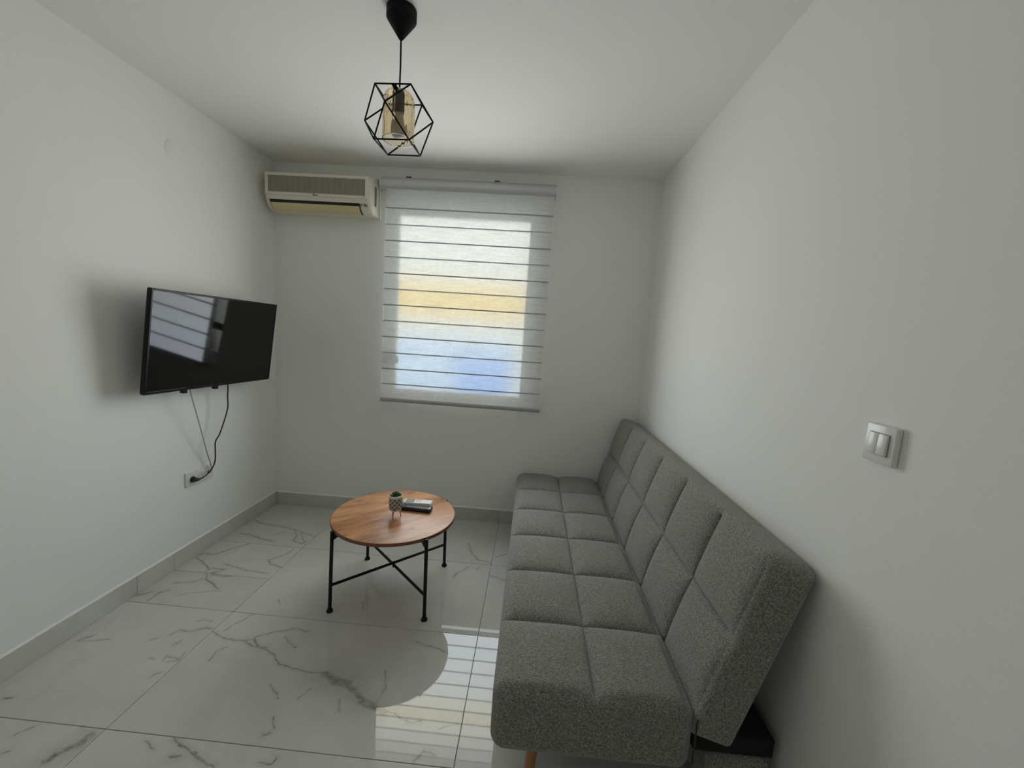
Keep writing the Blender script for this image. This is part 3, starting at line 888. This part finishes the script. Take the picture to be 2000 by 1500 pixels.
col = t.ramp(s, [(0.36, (0.190, 0.074, 0.030)), (0.46, (0.420, 0.196, 0.086)), (0.55, (0.560, 0.285, 0.135)), (0.68, (0.700, 0.400, 0.215))])
col = t.mix(t.math('MULTIPLY', knot, 0.55), col, (0.10, 0.038, 0.018))
M_top = t.done(t.principled(col, 0.34, 0.0, t.bump(g2, 0.05, 0.001), 0.45))
M_edge = plain('brown_edge_band', (0.20, 0.075, 0.028), 0.4)
M_bk = plain('black_powder_coat', (0.005, 0.005, 0.0055), 0.45, 0.0, 0.3)
tb = thing('coffee_table', 'round walnut coffee table on thin black metal legs', 'coffee table', TC)
top = from_bm('tabletop', lathe_bm([(0, TZ - 0.018), (TR - 0.002, TZ - 0.018), (TR - 0.002, TZ - 0.0005), (TR - 0.004, TZ), (0, TZ)], 96), M_top, tb, 30)
from_bm('edge_band', lathe_bm([(TR - 0.003, TZ - 0.018), (TR, TZ - 0.017), (TR, TZ - 0.001), (TR - 0.003, TZ - 0.0002)], 96), M_edge, top, 50)
LR = 0.3365
base_a = math.radians(-134.4)
leg_dirs = []
for k in range(4):
    a = base_a + k * PI / 2
    d = Vector((math.cos(a), math.sin(a), 0)); leg_dirs.append(d)
    leg = from_bm('leg', tube_bm([d * LR + Vector((0, 0, 0.010)), d * (LR - 0.0075) + Vector((0, 0, TZ - 0.006))], 0.0088, 14), M_bk, tb, 60)
    from_bm('foot', lathe_bm([(0, 0), (0.0155, 0), (0.0165, 0.003), (0.0145, 0.008), (0.0098, 0.018), (0, 0.018)], 16, None, d * LR), M_bk, leg, 50)
    # gusset bracket under the top
    side = Vector((-d.y, d.x, 0)) * 0.009
    pr = [(LR - 0.0075, TZ - 0.0185), (LR - 0.060, TZ - 0.0185), (LR - 0.060, TZ - 0.0225), (LR - 0.010, TZ - 0.050)]
    bm = bmesh.new()
    A = [bm.verts.new(d * r_ + side + Vector((0, 0, z_))) for r_, z_ in pr]
    B = [bm.verts.new(d * r_ - side + Vector((0, 0, z_))) for r_, z_ in pr]
    for i in range(4): bm.faces.new((A[i], A[(i + 1) % 4], B[(i + 1) % 4], B[i]))
    bm.faces.new(A[::-1]); bm.faces.new(B)
    from_bm('bracket', bm, M_bk, leg)
for k, zz in ((0, 0.139), (1, 0.129)):
    a, b = leg_dirs[k] * LR, leg_dirs[k + 2] * LR
    from_bm('crossbar', tube_bm([a + Vector((0, 0, zz)), b + Vector((0, 0, zz))], 0.0072, 12), M_bk, tb, 60)
from_bm('centre_bolt', lathe_bm([(0, 0.112), (0.004, 0.113), (0.006, 0.122), (0.006, 0.146), (0, 0.147)], 10), M_bk, tb, 50)

# ------------------------------------------------------------------ little plant pot
PC = Vector((1.2505, -0.914, TZ))
pot = thing('potted_succulent', 'small succulent in a black-and-white patterned pot on wooden legs', 'plant', PC)
t = NT('patterned_ceramic')
sp = t.n('SeparateXYZ'); t.l(t.obj(), sp.inputs[0])
ang = t.math('MULTIPLY', t.math('ARCTAN2', sp.outputs[1], sp.outputs[0]), 0.0352 / 0.0246)
zz = t.math('DIVIDE', t.math('SUBTRACT', sp.outputs[2], 0.050), 0.0246)
ua = t.math('ADD', ang, zz); ub = t.math('SUBTRACT', ang, zz)
fa = t.math('SUBTRACT', t.math('FRACT', ua), 0.5); fb = t.math('SUBTRACT', t.math('FRACT', ub), 0.5)
dd = t.math('SQRT', t.math('ADD', t.math('MULTIPLY', fa, fa), t.math('MULTIPLY', fb, fb)))
pat = t.ramp(dd, [(0.0, (0.02, 0.02, 0.02)), (0.10, (0.02, 0.02, 0.02)), (0.115, (0.8, 0.8, 0.77)), (0.22, (0.8, 0.8, 0.77)), (0.235, (0.02, 0.02, 0.03)), (0.34, (0.02, 0.02, 0.03)), (0.355, (0.8, 0.8, 0.77)), (0.44, (0.8, 0.8, 0.77)), (0.46, (0.02, 0.02, 0.03))])
inb = t.math('MULTIPLY', t.math('GREATER_THAN', sp.outputs[2], 0.046), t.math('LESS_THAN', sp.outputs[2], 0.108))
t.l(t.mix(inb, (0.78, 0.77, 0.73), pat), t.n('BsdfPrincipled').inputs['Base Color'])
pb_ = [n_ for n_ in t.t.nodes if n_.type == 'BSDF_PRINCIPLED'][0]; sock(pb_, 'Roughness', 0.35)
M_pot = t.done(pb_.outputs[0])
from_bm('pot', lathe_bm([(0, 0.034), (0.022, 0.034), (0.029, 0.038), (0.0335, 0.048), (0.0352, 0.065), (0.0352, 0.108), (0.0345, 0.119), (0.0325, 0.1195), (0.0315, 0.112), (0.031, 0.100), (0, 0.100)], 40), M_pot, pot, 40)
from_bm('soil', lathe_bm([(0, 0.1075), (0.020, 0.107), (0.0308, 0.105), (0.0308, 0.101), (0, 0.101)], 24), plain('dark_soil', (0.03, 0.022, 0.015), 0.95), pot, 60)
M_pl = plain('pale_wood_peg', (0.50, 0.30, 0.17), 0.5)
for a in (-100, 20, 140):
    d = Vector((math.cos(math.radians(a)), math.sin(math.radians(a)), 0))
    from_bm('leg', tube_bm([d * 0.029, d * 0.0195 + Vector((0, 0, 0.037))], [0.0022, 0.0042], 10), M_pl, pot, 60)
t = NT('succulent_leaf')
nz = t.noise(t.obj(), 90.0, 2.0)
M_leaf = t.done(t.principled(t.mix(nz, (0.020, 0.075, 0.018), (0.055, 0.150, 0.040)), 0.4))
def leaf_mesh(L, Wd):
    bm = bmesh.new()
    prev = None
    for i in range(6):
        s_ = i / 5
        w_ = Wd * (0.35 + 1.3 * s_ - 1.5 * s_ ** 3 + 0.0) if i < 5 else 0.0008
        th = w_ * 0.42
        x_ = L * s_; z_ = 0.12 * L * s_ * s_
        ring = [bm.verts.new((x_, w_ * math.cos(2 * PI * k_ / 8), z_ + th * math.sin(2 * PI * k_ / 8))) for k_ in range(8)]
        if prev:
            for k_ in range(8): bm.faces.new((prev[k_], prev[(k_ + 1) % 8], ring[(k_ + 1) % 8], ring[k_]))
        else: bm.faces.new(ring[::-1])
        prev = ring
    bm.faces.new(prev)
    me = bpy.data.meshes.new('leaf')
    bmesh.ops.recalc_face_normals(bm, faces=bm.faces[:])
    bm.to_mesh(me); bm.free()
    for q in me.polygons: q.use_smooth = True
    me.materials.append(M_leaf)
    return me
lm_ = leaf_mesh(0.025, 0.0088)
rnd = random.Random(3)
for cx, cy, cz, sc in ((-0.008, -0.004, 0.112, 1.05), (0.013, 0.000, 0.108, 0.95), (0.000, 0.012, 0.110, 1.0)):
    for ring, (cnt, el) in enumerate(((5, 22), (4, 52), (2, 78))):
        for k in range(cnt):
            lf = bpy.data.objects.new('leaf', lm_); COL.objects.link(lf); lf.parent = pot
            lf.location = (cx, cy, cz + ring * 0.003)
            lf.rotation_euler = (0, -math.radians(el + rnd.uniform(-6, 6)), 2 * PI * k / cnt + ring * 0.6 + cx * 60)
            lf.scale = (sc * (1 - ring * 0.12),) * 3

# ------------------------------------------------------------------ remote controls
rb = thing('tv_remote', 'slim black remote with many buttons lying beside the plant pot', 'remote control', (1.338, -0.822, TZ), None, (0, 0, math.radians(-3.5)))
box('case', -0.087, 0.087, -0.0255, 0.0255, 0.0004, 0.0225, plain('black_remote_plastic', (0.014, 0.014, 0.015), 0.35), rb, 0.008, 3)
M_btn = plain('grey_button', (0.07, 0.07, 0.075), 0.5)
bme = None
for i in range(12):
    for j in range(3):
        x, y = -0.070 + i * 0.0122, (j - 1) * 0.0125
        if bme is None:
            b0 = box('button', -0.0038, 0.0038, -0.0036, 0.0036, 0.0, 0.0022, M_btn, rb, 0.001, 1); bme = b0.data; b0.location = (x, y, 0.0220)
        else:
            b0 = new_obj('button', bme, None, rb); b0.location = (x, y, 0.0220)
box('logo_tab', 0.074, 0.081, -0.008, 0.008, 0.0223, 0.0228, plain('silver_print', (0.5, 0.5, 0.52), 0.4), rb)
ra = thing('air_conditioner_remote', 'white remote with a small grey display behind the black one', 'remote control', (1.325, -0.752, TZ), None, (0, 0, math.radians(-1.5)))
box('case', -0.082, 0.082, -0.026, 0.026, 0.0004, 0.0215, plain('white_remote_plastic', (0.80, 0.79, 0.74), 0.35), ra, 0.006, 3)
box('display_frame', -0.066, -0.020, -0.0195, 0.0195, 0.0213, 0.0221, plain('dark_display_border', (0.06, 0.06, 0.06), 0.4), ra, 0.0003, 1)
box('display', -0.061, -0.025, -0.0150, 0.0150, 0.0219, 0.0225, plain('grey_lcd', (0.36, 0.39, 0.36), 0.15), ra)
M_ab = plain('pale_button', (0.62, 0.62, 0.60), 0.5)
for x, y in ((-0.006, 0.010), (0.010, 0.010), (-0.006, -0.008), (0.010, -0.008)):
    b0 = box('button', -0.005, 0.005, -0.005, 0.005, 0.0, 0.002, M_ab, ra, 0.001, 1); b0.location = (x, y, 0.0212)
box('slide_cover', 0.020, 0.080, -0.0245, 0.0245, 0.0212, 0.0226, plain('white_slide_cover', (0.82, 0.81, 0.76), 0.3), ra, 0.0006, 1)

# ------------------------------------------------------------------ pendant lamp
LC = Vector((1.376, -1.397, 2.165))
lamp = thing('pendant_lamp', 'black wire cage pendant lamp with an amber ribbed glass shade', 'pendant lamp', (LC.x, LC.y, H))
zo = LC.z - H
M_lamp = plain('black_lamp_metal', (0.004, 0.004, 0.004), 0.6, 0.0, 0.2)
from_bm('ceiling_canopy', lathe_bm([(0, -0.0003), (0.052, -0.0003), (0.052, -0.030), (0.048, -0.036), (0.008, -0.094), (0.004, -0.098), (0, -0.098)], 40), M_lamp, lamp, 30)
from_bm('cord', tube_bm([(0, 0, -0.096), (0.001, 0, -0.18), (0, 0, zo + 0.112)], 0.0032, 8), M_lamp, lamp, 60)
E_ = 0.127
yawc = math.radians(-1.7)
cv, sv = math.cos(yawc), math.sin(yawc)
def cg(x, y, z): return Vector((x * cv - y * sv, x * sv + y * cv, zo + z))
hz = E_ / math.sqrt(2)
V8 = {}
for nm, sx, sy in (('a', -1, -1), ('b', 1, -1), ('c', 1, 1), ('d', -1, 1)):
    V8['t' + nm] = cg(sx * E_ / 2, sy * E_ / 2, hz); V8['l' + nm] = cg(sx * E_ / 2, sy * E_ / 2, -hz)
V8['w'], V8['e'], V8['s'], V8['n'] = cg(-E_, 0, 0), cg(E_, 0, 0), cg(0, -E_, 0), cg(0, E_, 0)
edges = []
for lv in 'tl':
    edges += [(lv + 'a', lv + 'b'), (lv + 'b', lv + 'c'), (lv + 'c', lv + 'd'), (lv + 'd', lv + 'a'),
              (lv + 'a', 'w'), (lv + 'd', 'w'), (lv + 'b', 'e'), (lv + 'c', 'e'), (lv + 'a', 's'), (lv + 'b', 's'), (lv + 'c', 'n'), (lv + 'd', 'n')]
cage = bpy.data.objects.new('wire_cage', None); COL.objects.link(cage); cage.parent = lamp
for a, b in edges:
    from_bm('wire', tube_bm([V8[a], V8[b]], 0.0028, 8), M_lamp, cage, 60)
bm = bmesh.new()
box_bm(-0.008, 0.008, -E_ / 2, E_ / 2, zo + hz - 0.001, zo + hz + 0.0015, 0, 1, bm)
from_bm('top_bar', bm, M_lamp, cage)
from_bm('socket', lathe_bm([(0, 0.112), (0.006, 0.112), (0.007, 0.101), (0.019, 0.098), (0.0205, 0.090), (0.0205, 0.030), (0.0185, 0.028), (0, 0.028)], 28, None, (0, 0, zo)), plain('charcoal_socket', (0.030, 0.036, 0.040), 0.5), lamp, 40)
t = NT('amber_glass')
gl = t.n('BsdfGlass'); sock(gl, 'Color', (0.97, 0.92, 0.83, 1)); sock(gl, 'Roughness', 0.0); sock(gl, 'IOR', 1.42)
M_amber = t.done(gl.outputs[0])
def glass_bm():
    bm = bmesh.new()
    prof = [(0.0225, 0.0985), (0.032, 0.0975), (0.043, 0.092), (0.0505, 0.082), (0.0545, 0.066), (0.0555, 0.04), (0.0555, -0.030), (0.0555, -0.066)]
    n = 96
    rings = []
    for off, seq in ((0.0, prof), (-0.0026, prof[::-1])):
        for r_, z_ in seq:
            amp = 0.0007 if r_ > 0.05 else 0.0002
            zz_ = z_ + (off * 0.6 if z_ > 0.05 else 0.0)
            rings.append([bm.verts.new(((r_ + off + (amp * math.cos(24 * 2 * PI * i / n) if off == 0 else 0)) * math.cos(2 * PI * i / n), (r_ + off + (amp * math.cos(24 * 2 * PI * i / n) if off == 0 else 0)) * math.sin(2 * PI * i / n), zo + zz_)) for i in range(n)])
    for q in range(len(rings)):
        a, b = rings[q], rings[(q + 1) % len(rings)]
        for i in range(n): bm.faces.new((a[i], a[(i + 1) % n], b[(i + 1) % n], b[i]))
    return bm
gs = from_bm('glass_shade', glass_bm(), M_amber, lamp, 50)
gs['label'] = 'amber ribbed glass cylinder'
from_bm('bulb', lathe_bm([(0, 0.029), (0.0125, 0.029), (0.0130, 0.018), (0.018, 0.006), (0.0255, -0.010), (0.029, -0.026), (0.0275, -0.040), (0.020, -0.052), (0.010, -0.0575), (0, -0.0585)], 28, None, (0, 0, zo)), plain('opal_bulb', (0.62, 0.60, 0.57), 0.35), lamp, 60)
